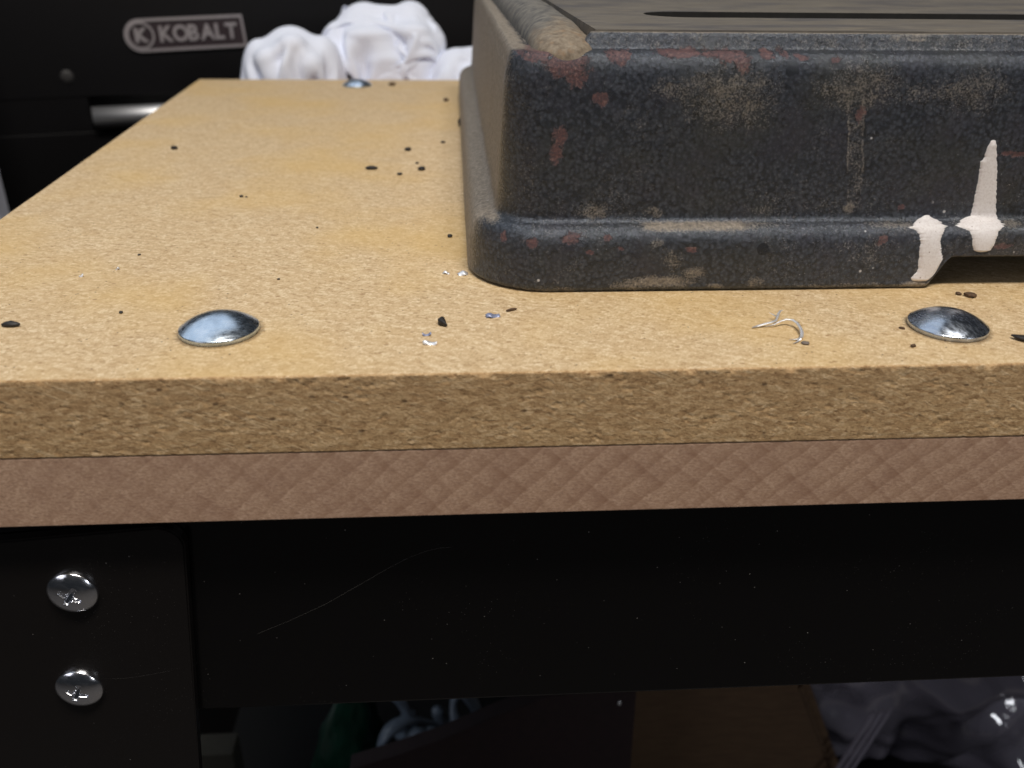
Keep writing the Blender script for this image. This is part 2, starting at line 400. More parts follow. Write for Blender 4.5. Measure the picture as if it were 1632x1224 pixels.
# leg: folded steel plate, splayed, with rounded top corner, lapping over the apron
def leg_plate(name, outline, y0, y1, mat):
    bm = bmesh.new()
    vs = [bm.verts.new(Vector((x, y0, z))*MM) for x, z in outline]
    f = bm.faces.new(vs)
    r = bmesh.ops.extrude_face_region(bm, geom=[f])
    for v in r['geom']:
        if isinstance(v, bmesh.types.BMVert): v.co.y = y1*MM
    bmesh.ops.bevel(bm, geom=[e for e in bm.edges if abs(e.verts[0].co.y-e.verts[1].co.y) < 1e-7 and abs(e.verts[0].co.y-y0*MM) < 1e-6], offset=.5*MM, segments=2, affect='EDGES')
    return bm_obj(name, bm, mat)
arc = [(71.3+6.2*math.sin(a), -49.2+6.2*math.cos(a)) for a in np.linspace(.05, math.pi/2-.1, 8)]
out = [(6, -48.0)] + arc + [(69.6, -125), (-10, -859), (-76, -859)]
leg = under(leg_plate('leg', out, 6.6, 9.6, LEGM), bench)
flange = bm_obj('leg_flange', (lambda bm: (bmesh.ops.create_cube(bm, size=1), bm)[1])(bmesh.new()), LEGM)
for v in flange.data.vertices:
    x, y, z = v.co
    xb = 6 if z > 0 else -76
    v.co = Vector((xb + (x+.5)*2.5, 9.8+(y+.5)*45, -48 if z > 0 else -859))*MM
flange.parent = leg
for nm, xo, yo in (('leg', 560, 6.6), ('leg', 560, 540), ('leg', 0, 540)):      # the bench's other legs, out of view
    bm = bmesh.new(); bmesh.ops.create_cube(bm, size=1)
    for v in bm.verts: v.co = Vector((xo+10+v.co.x*44, yo+15+v.co.y*3, (-40-859)/2+v.co.z*817))*MM
    if xo > 500 and yo < 20:
        for v in bm.verts: v.co.x += .02; v.co.y -= .0134
    under(bm_obj(nm, bm, LEGM), bench)
under(rounded_box('lower_shelf', (-30, 60, -468), (640, 560, -450), SHELFM, None, 1), bench)

def screw_mesh():
    nr, nt = 44, 144; V = []; R = 6.15
    for i in range(nr):
        r = R*(i/(nr-1))**.9
        for j in range(nt):
            a = 2*math.pi*j/nt
            x, z = r*math.cos(a), r*math.sin(a)
            hgt = 2.7*math.sqrt(max(0, 1-(r/(R*1.04))**2))**1.1 if r < R*.999 else 0.25
            def slot(u, v):
                wd = .80*(1-.12*abs(u)); L = 2.9
                return max(0, min(1, (wd-abs(v))/.16))*max(0, min(1, (L-abs(u))/.4))
            rec = max(slot(x, z), slot(z, x), max(0, min(1, (1.25-math.hypot(x, z))/.4)))
            dep = rec*(2.1-.55*math.hypot(x, z))
            V.append((x, -(hgt-dep), z))
    for j in range(nt):
        a = 2*math.pi*j/nt; V.append((R*math.cos(a), .35, R*math.sin(a)))
    F = grid_faces(nr+1, nt, False, True)
    F = [f[::-1] for f in F]
    return V, F
V, F = screw_mesh()
sc_a = mesh_obj('screw', V, F, ZINC3); sc_a.parent = leg; sc_a.location = Vector((48.6, 6.35, -61.2))*MM; sc_a.rotation_euler = (0, math.radians(33), 0)
sc_b = sc_a.copy(); COL.objects.link(sc_b); sc_b.parent = leg; sc_b.location = Vector((43.6, 6.35, -93.2))*MM; sc_b.rotation_euler = (0, math.radians(22), 0)
lp = [(50.7, -90.9), (56, -90.9), (60.5, -90.3), (66, -89.2), (70.5, -87.9)]
s2 = tube('scratch', [(x, 6.58, z) for x, z in lp], [.006, .012, .014, .012, .005], SCRATCH, None, 6); s2.parent = leg

# ------------------------------------------------------------------ particleboard sheet with its carriage bolts
panel = tag(empty('particleboard_panel', (150, 220, -19)), 'tan particleboard sheet with rough sawn edge lying on the bench plank', 'board')
XS = np.concatenate([np.linspace(0, 330, 1030), np.linspace(334, 470, 40)])
prof = [(446.9, -19), (200, -19), (40, -19), (4, -19)]
prof += [(0, z) for z in np.linspace(-18.9, -.35, 60)]
prof += [(.06, -.16), (.22, -.04)]
prof += [(y, 0) for y in np.concatenate([np.linspace(.5, 6, 16), np.linspace(7, 40, 24), np.linspace(46, 446, 50)])]
prof += [(446.8, -.2), (446.9, -.8)]
PY = np.array([p[0] for p in prof]); PZ = np.array([p[1] for p in prof])
X2, Y2 = np.meshgrid(XS, PY, indexing='ij'); Z2 = np.broadcast_to(PZ, X2.shape).copy()
Y2 = Y2.copy(); X2 = X2.copy()
front = (Y2 < .5) & (Z2 > -18.95)
rg = fbm(X2*.42, 0, Z2*1.1, 3, 5, .6)
pits = sstep(.28, .6, fbm(X2*.5, 3, Z2*.9, 11, 3))
amp = sstep(-19.0, -17.8, Z2)
Y2 += np.where(front, amp*(.07*rg + .16*pits), 0)
edge = np.exp(-((Y2.clip(0)+(-Z2))/.9)**2)
rag = fbm(XS*.8, 0, 0, 21, 5, .65); rag2 = np.clip(fbm(XS*.22, 5, 0, 25, 4, .6)-.12, 0, 1)
top_e = (Y2 < 3) & (Z2 > -1.2)
Z2 -= np.where(top_e, edge*(.18*np.abs(rag)+.9*rag2)[:, None], 0)
Y2 += np.where(top_e, edge*(.30*rag+.9*rag2)[:, None], 0)
Z2 += np.where((Y2 > 1) & (Y2 < 446), .06*fbm(X2*.05, Y2*.05, 0, 31, 3), 0)*(Z2 > -1)
low_e = Z2 < -17.5
Y2 += np.where(front & low_e, .12*np.abs(fbm(XS*.6, 1, 0, 41, 4))[:, None], 0)
X2 += np.where(X2 < 100, -.055*(Y2-40)*(1-np.clip(X2/100, 0, 1)), 0)
nP = len(PY); FA = grid_faces(len(XS), nP)
MI = []
for f in FA:
    j = f[0] % nP
    MI.append(0 if j >= 66 else 1)
nV = len(XS)*nP
FA += [tuple(range(nP)), tuple(range(nV-nP, nV))[::-1]]; MI += [1, 1]
FA += [(i*nP, i*nP+nP-1, (i+1)*nP+nP-1, (i+1)*nP) for i in range(len(XS)-1)]; MI += [1]*(len(XS)-1)
FA = [f[::-1] for f in FA]
sheet = mesh_obj('sheet', np.stack([X2, Y2, Z2], -1).reshape(-1, 3), FA, [BOARD_TOP, BOARD_EDGE], None, True, MI)
under(sheet, panel)

def bolt_mesh():
    R, H = 9.27, 4.35
    pr = [(0, H)]
    Rs = (R*R*.97**2 + (H-1.25)**2)/(2*(H-1.25)); a1 = math.asin(R*.97/Rs)
    for a in np.linspace(a1/26, a1, 26): pr.append((Rs*math.sin(a), H-Rs*(1-math.cos(a))))
    pr += [(R*.99, 1.15), (R, .95), (R, .05), (R*.98, -.06), (4.0, -.06), (4.0, -21)]
    nt = 72; V = []
    for r, z in pr:
        for j in range(nt):
            a = 2*math.pi*j/nt; V.append((r*math.cos(a), r*math.sin(a), z))
    return V, [f for f in grid_faces(len(pr), nt, False, True)]
V, F = bolt_mesh()
def place_bolt(first, loc, tilt, rz, label):
    o = mesh_obj('carriage_bolt', V, F, ZINC) if first is None else first.copy()
    if first is not None: COL.objects.link(o)
    o.location = Vector(loc)*MM; o.rotation_euler = (math.radians(tilt[0]), math.radians(tilt[1]), rz)
    under(o, panel); o['label'] = label
    return o
b0 = place_bolt(None, (88.3, 24.9, .12), (0, 0), .4, 'shiny domed bolt head beside the sheet corner without the casting')
b1 = place_bolt(b0, (264.3, 20.8, .12), (0, 0), 2.2, 'dull blue domed bolt head in front of the dark casting')
b1.data = b1.data.copy(); b1.data.materials[0] = ZINC2
b2 = place_bolt(b0, (83.6, 417, .12), (0, 0), 4.0, 'small domed bolt head at the back edge before the white rags')

# ------------------------------------------------------------------ cast-iron machine base
base = tag(empty('machine_base', (300, 220, 0)), 'dark hammered blue-grey cast iron machine base with chipped paint and sawdust', 'machine base')
def fillet(pts, n=7):
    out = []
    for i, p in enumerate(pts):
        if len(p) == 2 or i in (0, len(pts)-1): out.append(Vector(p[:2])); continue
        P, A, B, r = Vector(p[:2]), Vector(pts[i-1][:2]), Vector(pts[i+1][:2]), p[2]
        a, b = (A-P), (B-P); la, lb = a.length, b.length
        a.normalize(); b.normalize()
        p0, p1 = P+a*min(r, la*.49), P+b*min(r, lb*.49)
        for k in range(n+1):
            t = k/n; out.append(p0*(1-t)**2 + P*2*t*(1-t) + p1*t*t)
    return out
ctrl = [(9, 30), (7, 1.5), (5.5, .1, .5), (.9, .1, .7), (.1, 1.2, .5), (.4, 10.8, 4), (1.3, 15.0, 3), (3.3, 17.0, 2), (6.2, 17.7, 1.8), (7.6, 52.5, 4), (8.3, 57.0, 3), (10.2, 59.3, 2), (13.3, 59.5, .8), (14.9, 63.5, .9), (17.2, 63.3)]
raw = fillet(ctrl, 8)
# resample evenly
L = [0]
for a, b in zip(raw, raw[1:]): L.append(L[-1]+(b-a).length)
L = np.array(L); arr = np.array([tuple(p) for p in raw])
fine_s = np.concatenate([np.linspace(0, L[8], 12), np.arange(L[8]+.38, L[-1], .38), [L[-1]]])
PO = np.interp(fine_s, L, arr[:, 0]); PZb = np.interp(fine_s, L, arr[:, 1])
def ox_of(oy): return np.interp(oy, [-1, 0, 5, 8.1, 12, 15.2, 18], [-1, 0, 6.2, 10.6, 13.0, 16.0, 18.6])
def r_of(oy): return np.interp(oy, [0, 1, 3.3, 6.2, 7.6, 10, 15, 18], [22, 21.5, 18, 13, 9.5, 7.5, 6, 4])
X0, X1, Y0, Y1 = 147.6, 470.0, 47.0, 392.0
def ring(oy):
    ox = ox_of(oy); r = float(r_of(oy))
    l, f, rr, bk = X0+ox, Y0+oy, X1-ox, Y1-oy
    P = []
    for y in np.concatenate([np.linspace(1, .22, 45, endpoint=False), np.linspace(.22, 0, 110, endpoint=False)]): P.append((l, f+r+(bk-f-2*r)*y))
    for a in np.linspace(0, 1, 60, endpoint=False): P.append((l+r-r*math.cos(a*math.pi/2), f+r-r*math.sin(a*math.pi/2)))
    xs = np.concatenate([l+r+(325-l-r)*np.linspace(0, 1, 430, endpoint=False), 325+(rr-r-325)*np.linspace(0, 1, 30, endpoint=False)])
    for x in xs: P.append((x, f))
    for a in np.linspace(0, 1, 10, endpoint=False): P.append((rr-r+r*math.sin(a*math.pi/2), f+r-r*math.cos(a*math.pi/2)))
    for t in np.linspace(0, 1, 20, endpoint=False): P.append((rr, f+r+(bk-f-2*r)*t))
    for a in np.linspace(0, 1, 10, endpoint=False): P.append((rr-r+r*math.cos(a*math.pi/2), bk-r+r*math.sin(a*math.pi/2)))
    for t in np.linspace(0, 1, 20, endpoint=False): P.append((rr-r-(rr-l-2*r)*t, bk))
    for a in np.linspace(0, 1, 10, endpoint=False): P.append((l+r-r*math.sin(a*math.pi/2), bk-r+r*math.cos(a*math.pi/2)))
    return P
rings = np.array([ring(o) for o in PO])                       # (np, n, 2)
nr_, nn_ = rings.shape[:2]
BX, BY = rings[..., 0].copy(), rings[..., 1].copy()
BZ = np.broadcast_to(PZb[:, None], BX.shape).copy()
# relief between the corner feet along the front
notch = 8.6*sstep(271.5, 278.0, BX)*(BX < 440)
isfront = BY < 75
lowz = np.where(isfront & (BZ < 17), notch + BZ*(1-notch/17.0), BZ)
BZ = lowz
corner = (BX < 186) & (BZ > 59.1)
BZ = np.where(corner, 59.1+(BZ-59.1)*sstep(175.5, 179.5, BX), BZ)
# casting unevenness
lump = fbm(BX*.045, BY*.045, BZ*.06, 51, 3)
BY += np.where(isfront, .35*lump*(BZ > 2), 0)
BX += np.where(~isfront, .35*lump*(BZ > 2), 0)
small = fbm(BX*.35, BY*.35, BZ*.35, 57, 3); BY += .06*small*(BZ > 1)
# wear masks
wx = BX + 1.3*fbm(BX*.25, BY*.1, BZ*.25, 61, 4); wz = BZ + 1.1*fbm(BX*.25, BY*.1, BZ*.25, 67, 4)
chip = np.zeros_like(BX); dust = np.zeros_like(BX); dark = np.zeros_like(BX)
def blob(x, z, rx, rz, soft=.5, warped=True):
    xx, zz = (wx, wz) if warped else (BX, BZ)
    d = np.sqrt(((xx-x)/rx)**2 + ((zz-z)/rz)**2)
    return (1-sstep(1-soft, 1+soft, d))*(BY < 74)
for x, z, rx, rz in ((172.6, 56.2, 6.0, 3.0), (175, 53.5, 3.0, 2.6), (165, 58.6, 4.5, 1.5), (185.6, 58.2, 3.6, 1.8), (201, 59.0, 6, 1.0), (214.5, 58.0, 4.2, 1.6), (216.6, 56.2, 1.7, 2.4),
                     (223, 58.8, 2, .9), (181, 48.5, 2.0, 1.6), (171, 39.2, 1.9, 2.6), (170.4, 35.5, 1.6, 2.6), (291, 34.9, 4.6, .9), (297, 42, 2.2, 1.8), (231, 58.4, 2.5, .8), (240, 57.5, 1.5, .8),
                     (164.5, 14.0, 2.0, 1.3), (174, 14.5, 2.3, 1.4), (176, 15.6, 1.5, .8), (183.8, 14.5, 1.1, 1.0), (179.6, 11.0, 1.5, .9), (188, 12.2, 1.3, .7), (257.5, 13.9, 1.6, 1.2), (290, 11.6, 4, .7), (157, 14, .9, 1.6),
                     (248, 45, 1.2, 1.6), (264, 20.8, 1.2, 1.2), (206, 11.4, 1.6, .9)):
    chip = np.maximum(chip, blob(x, z, rx, rz, .8))
topedge = np.exp(-((BZ-58.9)/1.5)**2)*(BY < 62)
chip = np.maximum(chip, topedge*.75*sstep(.12, .5, fbm(BX*.11, 2, 0, 71, 3)+.12*(BX < 220)-.3*(BX > 228)))
for x, z, rx, rz, a in ((214.5, 48.5, 13, 8, .42), (209, 52, 7, 4, .40), (216, 50.5, 4, 3, .44), (247.5, 51.5, 12, 6, .42), (200, 51, 8, 3, .40), (276, 51, 14, 6, .36), (262, 50, 8, 3, .36), (181, 20.5, 5, 2.2, .50), (227, 20.3, 6, 1.6, .34), (196.8, 20.3, 3.4, 1.5, .44),
                        (198, 3.0, 9.5, 1.6, .80), (207.5, 5.2, 3.0, 1.6, .72), (190.5, 2.0, 5, 1.3, .6), (201.3, 8.6, 3.5, 3.5, .34), (224.6, 2.6, 2.4, 1.2, .62), (213.5, 1.6, 2.2, .8, .6), (250, 1.2, 22, .7, .45), (269, 1.0, 5, 1.2, .8), (197.2, 13.2, 2.2, 1.4, .5)):
    dust = np.maximum(dust, a*blob(x, z, rx, rz, .8))
ledge = np.exp(-((BZ-16.9)/1.05)**2)*(BY < 56)
lx = fbm(BX*.07, 0, 0, 77, 3)
dust = np.maximum(dust, ledge*(.95*sstep(190, 196, wx)*(1-sstep(219, 224, wx))))
dust = np.maximum(dust, ledge*(.18+.35*sstep(.05, .5, lx)))
# long runny stain: brown film with paler edges
sx = 246.0 + (50-BZ)*.165
sd = np.abs(BX-sx + .4*fbm(BX*.2, 0, BZ*.3, 79, 3))
stain = (BY < 66)*sstep(18.5, 21, BZ)*(1-sstep(49, 53, BZ))
dust = np.maximum(dust, stain*((1-sstep(1.9, 2.5, sd))*.30 + .28*np.exp(-((sd-2.1)/.35)**2)*(BZ > 30)))
dust = np.maximum(dust, .62*blob(249.5, 20.5, 2.0, 1.6, .6))
dark = np.maximum(dark, np.maximum(blob(228.6, 55.9, 1.6, 1.9, .3), blob(225.3, 11.6, 1.6, 1.6, .3, False)))
# the side towards the open end of the sheet is coated with streaky dust
left = sstep(0, 1, (166-BX)/5)*sstep(56, 70, BY)
side = left*(1.1 + .36*fbm(BY*.06, 1, BZ*.02, 83, 4) + .22*fbm(BY*.5, 1, BZ*.04, 85, 3))
dust = np.maximum(dust, side)
cornerx = sstep(56, 66, BY)*(BX < 166)*(.42+.3*fbm(BX*.2, BY*.2, BZ*.08, 87, 3))
dust = np.maximum(dust, cornerx*(BZ > 6))
dust = np.maximum(dust, .9*sstep(0, 1, (158-BX)/4)*np.exp(-((BZ-17.5)/1.6)**2)*sstep(50, 56, BY))
low = np.exp(-(BZ/2.2)**2)*(BX < 176)*(BY < 90)*(.30+.35*fbm(BX*.12, BY*.12, BZ*.2, 93, 3))
dust = np.maximum(dust, low)
wall = (BZ > 59.6)*(BY < 64.5)
dust = np.maximum(dust, wall*(.25+.5*sstep(0, .45, fbm(BX*.08, 4, BZ*.2, 91, 4))*(BZ > 61.5)))
dust = np.maximum(dust, (BZ > 63.2)*.75)
nbase = BX.size
FB = grid_faces(nr_, nn_, False, True)
FB = [f[::-1] for f in FB]
body = mesh_obj('base_casting', np.stack([BX, BY, BZ], -1).reshape(-1, 3), FB, HAMMER)
at = body.data.color_attributes.new('wear', 'FLOAT_COLOR', 'POINT')
at.data.foreach_set('color', np.stack([chip, dust, dark, np.ones_like(chip)], -1).reshape(-1).astype(np.float32))
under(body, base)

# machined table plate with its long slot
def slot_outline(xa, xb, yc, hw, n=14):
    P = [(xa+hw-hw*1.0*math.sin(a), yc+hw*math.cos(a)) for a in np.linspace(0, math.pi, n)]
    return P + [(xb, yc-hw), (xb, yc+hw)]
bm = bmesh.new()
ol = [(180.2, 62.6), (452, 62.6), (452, 378), (180.2, 378)]
so = slot_outline(203, 440, 116, 12.0)
zt, zb = 63.9, 30.0
vo = [bm.verts.new(Vector((x, y, zt))*MM) for x, y in ol]; vi = [bm.verts.new(Vector((x, y, zt))*MM) for x, y in so]
eo = [bm.edges.new((vo[i], vo[(i+1) % 4])) for i in range(4)]; ei = [bm.edges.new((vi[i], vi[(i+1) % len(vi)])) for i in range(len(vi))]
bmesh.ops.triangle_fill(bm, use_beauty=True, edges=eo+ei)
for loop in (vo, vi):
    lowv = [bm.verts.new((v.co.x, v.co.y, zb*MM)) for v in loop]
    for i in range(len(loop)):
        k = (i+1) % len(loop); bm.faces.new((loop[i], loop[k], lowv[k], lowv[i]))
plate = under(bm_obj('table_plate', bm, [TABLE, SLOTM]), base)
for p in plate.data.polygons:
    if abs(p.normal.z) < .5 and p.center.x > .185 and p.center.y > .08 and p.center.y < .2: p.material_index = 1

# rounded rib along the side of the table, its nose caked with sawdust
nl, nc = 90, 40; V = []; G = []
for i in range(nl):
    s_ = (i/(nl-1))**1.8; y = 55.6 + s_*320
    cx = 172.8 - .008*(y-56)
    hw = float(np.interp(y, [55.6, 56.2, 57.5, 60, 66], [1.5, 3.6, 5.6, 7.2, 8.3]))
    hh = float(np.interp(y, [55.6, 56.4, 57.5, 60, 66, 75, 95, 140], [.3, 1.0, 1.9, 3.2, 4.6, 5.5, 6.6, 7.2]))
    for j in range(nc):
        a = math.pi*j/(nc-1)
        V.append((cx - hw*math.cos(a)*(1 if j not in (0, nc-1) else 1.1), y, 57.0 + (hh+1.5)*min(1, max(0, y-55.6)/.5)*math.sin(a)**.75 + .22*min(1, y-55.6)*float(vnoise(y*.4, j*.3, 0, 5))))
        G.append((0, float(np.clip(1.05-(y-66)/26 + 1.0*(j/nc-.5) + .3*float(vnoise(y*.3, j*.25, 1, 9)), 0, 1)), 0, 1))
rib = mesh_obj('side_rib', V, grid_faces(nl, nc), SAWDUST)
at = rib.data.color_attributes.new('wear', 'FLOAT_COLOR', 'POINT'); at.data.foreach_set('color', np.array(G, dtype=np.float32).reshape(-1))
under(rib, base)

# white paint runs that follow the casting's front profile
fr = [(o, z) for o, z in zip(PO, PZb)]
kk = int(np.argmin([abs(z-2)+100*(o > 3) for o, z in fr]))
fo = np.array([f[0] for f in fr[kk:]]); fz = np.array([f[1] for f in fr[kk:]])
stop = int(np.argmax(fz > 58)); fo, fz = fo[:stop], fz[:stop]
def run(name, zlo, zhi, table, seed, zshift=None, label=None):
    zz = [t[0] for t in table]; xl = [t[1] for t in table]; xr = [t[2] for t in table]
    sel = (fz >= zlo) & (fz <= zhi); o_, z_ = fo[sel], fz[sel]
    o_ = np.interp(np.linspace(0, len(o_)-1, 150), np.arange(len(o_)), o_); z_ = np.interp(np.linspace(0, len(z_)-1, 150), np.arange(len(z_)), z_)
    V = []; nc = 15
    for i, (o, z) in enumerate(zip(o_, z_)):
        k0, k1 = max(0, i-1), min(len(z_)-1, i+1)
        tn = Vector((o_[k1]-o_[k0], z_[k1]-z_[k0])).normalized(); nrm = Vector((-tn.y, tn.x))
        sj = .35+1.1*math.exp(-((z-16.7)/1.3)**2)
        jl = float(fbm(z*2.2+o*2, seed, o*2, seed, 4, .6))*sj; jr = float(fbm(z*2.2+o*2, seed+9, o*2, seed+3, 4, .6))*sj
        l, r = np.interp(z, zz, xl)+jl, np.interp(z, zz, xr)+jr
        edge = min(i, len(z_)-1-i)
        for j in range(nc):
            u = j/(nc-1); x = l+(r-l)*u
            ht = .85*min(1, 1.7*math.sqrt(max(0, u*(1-u))))*min(1, (edge+.3)/5) - .12
            n8 = 8.6*float(sstep(271.5, 278.0, x)); zq = n8 + z*(1-n8/17.0) if z < 17 else z
            lum = .35*float(fbm(x*.045, (Y0+o)*.045, zq*.06, 51, 3))
            V.append((x, Y0+o+nrm.x*ht+lum, zq+nrm.y*ht))
    ob = mesh_obj(name, V, [f[::-1] for f in grid_faces(len(z_), nc)], CHALK)
    return under(ob, base)
run('paint_run', 3.2, 38.8, [(3.2, 284.6, 286.0), (4.2, 283.0, 287.6), (7, 282.2, 288.4), (11, 281.8, 288.8), (14.4, 281.0, 289.4), (15.6, 279.4, 290.8), (16.6, 277.6, 291.8), (17.4, 279.6, 291.4), (18.6, 283.2, 290.8), (21, 283.3, 290.1), (30, 282.9, 288.0), (33, 282.6, 287.2), (33.4, 283.2, 287.0), (37, 283.5, 286.0), (38.8, 284.2, 285.2)], 5)
run('paint_run', 1.4, 19.2, [(1.4, 268.0, 273.2), (3.2, 267.2, 274.4), (5.0, 268.6, 275.2), (12.5, 268.0, 273.6), (15.0, 267.4, 274.2), (16.4, 265.2, 275.4), (17.2, 267.0, 274.6), (18.2, 269.6, 272.4), (19.2, 270.8, 271.8)], 8)

# ------------------------------------------------------------------ loose bits on the sheet
def crumb(name, loc, size, rz, mat, label, cat='crumb', group=None, bend=.0, seed=0):
    nu, nv = 9, 12; V = []
    for i in range(nu):
        th = math.pi*i/(nu-1)
        for j in range(nv):
            ph = 2*math.pi*j/nv
            x = math.cos(th); y = math.sin(th)*math.cos(ph); z = math.sin(th)*math.sin(ph)
            d = 1+.22*float(vnoise(x*2+seed, y*2, z*2, seed))
            px, py, pz = x*d*size[0], y*d*size[1], z*d*size[2]
            py += bend*(px/size[0])**2*size[0]
            V.append((px, py, pz+size[2]*.75))
    o = mesh_obj(name, V, grid_faces(nu, nv, False, True), mat)
    o.location = Vector(loc)*MM; o.rotation_euler = (0, 0, rz)
    return tag(o, label, cat, group)
CG = 'dark crumbs scattered on the particleboard'
crumb('dark_crumb', (38.4, 29.5, .1), (2.2, 1.0, .7), -.05, CRUMB, 'black oblong crumb past the shiny bolt from the casting', group=CG, seed=1)
crumb('dark_crumb', (140.7, 27.2, .1), (2.1, .95, .9), 1.75, CRUMB, 'black bean-shaped crumb between shiny bolt and casting corner', group=CG, bend=-.35, seed=2)
crumb('dark_crumb', (110.9, 189.1, .1), (2.5, 1.3, .8), .05, CRUMB, 'largest of the black crumbs lying midway on the sheet beside the casting', group=CG, seed=3)
crumb('dark_crumb', (131.2, 187.8, .1), (1.6, 1.8, .8), -.5, CRUMB, 'black crumb in the mid-sheet cluster closest to the casting side', group=CG, seed=4)
crumb('dark_crumb', (124.0, 225, .1), (1.5, 1.6, .7), 0, CRUMB, 'farthest black crumb of the cluster midway along the sheet', group=CG, seed=5)
crumb('dark_crumb', (21.6, 228.4, .1), (1.5, 1.5, .8), -.6, CRUMB, 'lone black crumb near the sloping outer edge of the sheet', group=CG, seed=6)
specks = ((122.7, 179.4, .9, 'small black speck between the two larger crumbs of the mid-sheet cluster'), (129.0, 199.0, .7, 'smallest black speck of the mid-sheet cluster'),
          (67.7, 147.0, .7, 'larger speck of a close pair lying alone on the sheet'), (69.6, 146.3, .4, 'smaller speck of a close pair lying alone on the sheet'),
          (139.4, 241, .9, 'black speck beside the far half of the casting'), (142.7, 97.4, .8, 'black speck beside the casting just behind its rounded corner'),
          (61.5, 37.1, .5, 'speck between the shiny bolt and the oblong black crumb'), (96, 60, .35, 'fine speck directly behind the shiny bolt'),
          (52, 82, .4, 'fine speck behind the two outermost bits of metal'), (100, 108, .4, 'fine speck midway between shiny bolt and mid-sheet cluster'))
for k, (x, y, r, lab) in enumerate(specks):
    crumb('dark_speck', (x, y, .05), (r*1.2, r, r*.6), k*.9, CRUMB, lab, 'speck', 'tiny black specks on the sheet', seed=20+k)
crumb('dark_crumb', (105.4, 421.5, .1), (2.2, 3.4, 1.0), 0, BROWNCRUMB, 'brown crumb next to the small bolt at the back edge', group=CG, seed=7)
crumb('dark_crumb', (140.3, 360, .1), (1.6, 3.0, .9), 0, BROWNCRUMB, 'brown crumb near the far end of the casting', group=CG, seed=8)
crumb('dark_crumb', (148.6, 283.5, .1), (2.0, 5.5, 2.2), 0, CRUMB, 'dark lump in place of a small shadow at the casting side', group=CG, seed=9)  # dark lump added for a small shadow at the flange
crumb('wood_splinter', (158.2, 35.2, .1), (1.7, .35, .35), .45, BROWNCRUMB, 'short dark wood splinter in front of the casting corner', 'splinter', seed=10)
crumb('brown_crumb', (281.3, 41.2, .05), (1.5, 1.6, .6), 0, BROWNCRUMB, 'larger brown crumb between dull bolt and casting relief', group=CG, seed=11)
crumb('brown_crumb', (278.9, 42.6, .05), (.8, .9, .4), 0, BROWNCRUMB, 'smaller brown crumb between dull bolt and casting relief', group=CG, seed=12)
crumb('brown_crumb', (250.4, 9.9, .05), (.75, .6, .35), .6, BROWNCRUMB, 'brown crumb near the front edge below the dull bolt', group=CG, seed=13)
crumb('brown_crumb', (252.6, 20.2, .05), (.8, .35, .3), -.7, BROWNCRUMB, 'brown sliver touching the rim of the dull bolt', group=CG, seed=14)
crumb('grey_flake', (225.6, 12.3, .05), (1.0, .75, .35), -.1, m_plain('grey flake', (.16, .13, .11), .6), 'flat grey flake beside the curled metal shaving', 'flake', seed=15)
# black chip with a barbed outline at the frame edge
o = crumb('rubber_scrap', (280.4, 11.2, .1), (4.4, 1.7, .8), -.35, CRUMB, 'ragged black scrap beyond the dull bolt', 'scrap', bend=.2, seed=16)
# metal flakes
def flake(loc, lx, ly, rz, tilt, mat, label, group=None, seed=0, name='metal_flake'):
    nu, nv = 9, 5; V = []
    for i in range(nu):
        for j in range(nv):
            u, v = i/(nu-1)-.5, j/(nv-1)-.5
            V.append((u*lx+.12*float(vnoise(i, j, seed, seed)), v*ly*(1-1.2*u*u)+.1*float(vnoise(j, i, seed, 3)), .35+.3*math.sin(u*6+seed)+.22*math.cos(v*5)+.1*float(vnoise(i*.9, j*.9, seed, 7))))
    n = len(V); V2 = V + [(x, y, z-.12) for x, y, z in V]
    F = grid_faces(nu, nv); F2 = [tuple(k+n for k in f[::-1]) for f in F]
    bnd = [i*nv for i in range(nu)] + [(nu-1)*nv+j for j in range(1, nv)] + [i*nv+nv-1 for i in range(nu-2, -1, -1)] + [j for j in range(nv-2, 0, -1)]
    S = [(bnd[i], bnd[i]+n, bnd[(i+1) % len(bnd)]+n, bnd[(i+1) % len(bnd)]) for i in range(len(bnd))]
    o = mesh_obj(name, V2, F+F2+S, mat); o.location = Vector(loc)*MM; o.rotation_euler = (tilt, 0, rz)
    return tag(o, label, 'flake', group)
MG = 'small bright flakes on the particleboard'
flake((146.3, 62.6, .1), 2.8, 2.4, .3, .25, SHAVE, 'silvery flake tucked against the rounded casting corner', MG, 1)
flake((141.6, 63.4, .05), 2.0, 1.2, -.2, .1, SHAVE, 'thin silvery flake a little apart from the casting corner', MG, 2)
flake((153.3, 31.6, .1), 3.6, 2.0, .15, .2, BLUEBIT, 'blue grey paint flake lying before the casting corner', MG, 3, 'paint_flake')
flake((138.2, 15.6, .1), 3.2, 1.5, -.15, .3, SHAVE, 'bright metal flake close to the sawn front edge', MG, 4)
flake((137.3, 20.6, .05), 2.1, 1.0, .05, .1, BLUEBIT, 'dull lilac sliver between bean crumb and bright flake', MG, 5, 'paint_flake')
flake((42.1, 64, .05), 1.1, .9, .8, .2, SHAVE, 'bright speck of metal, outermost on the open part of sheet', MG, 6)
flake((50.0, 69.4, .05), 1.1, .8, .2, .2, SHAVE, 'bright speck of metal behind the shiny bolt', MG, 7)
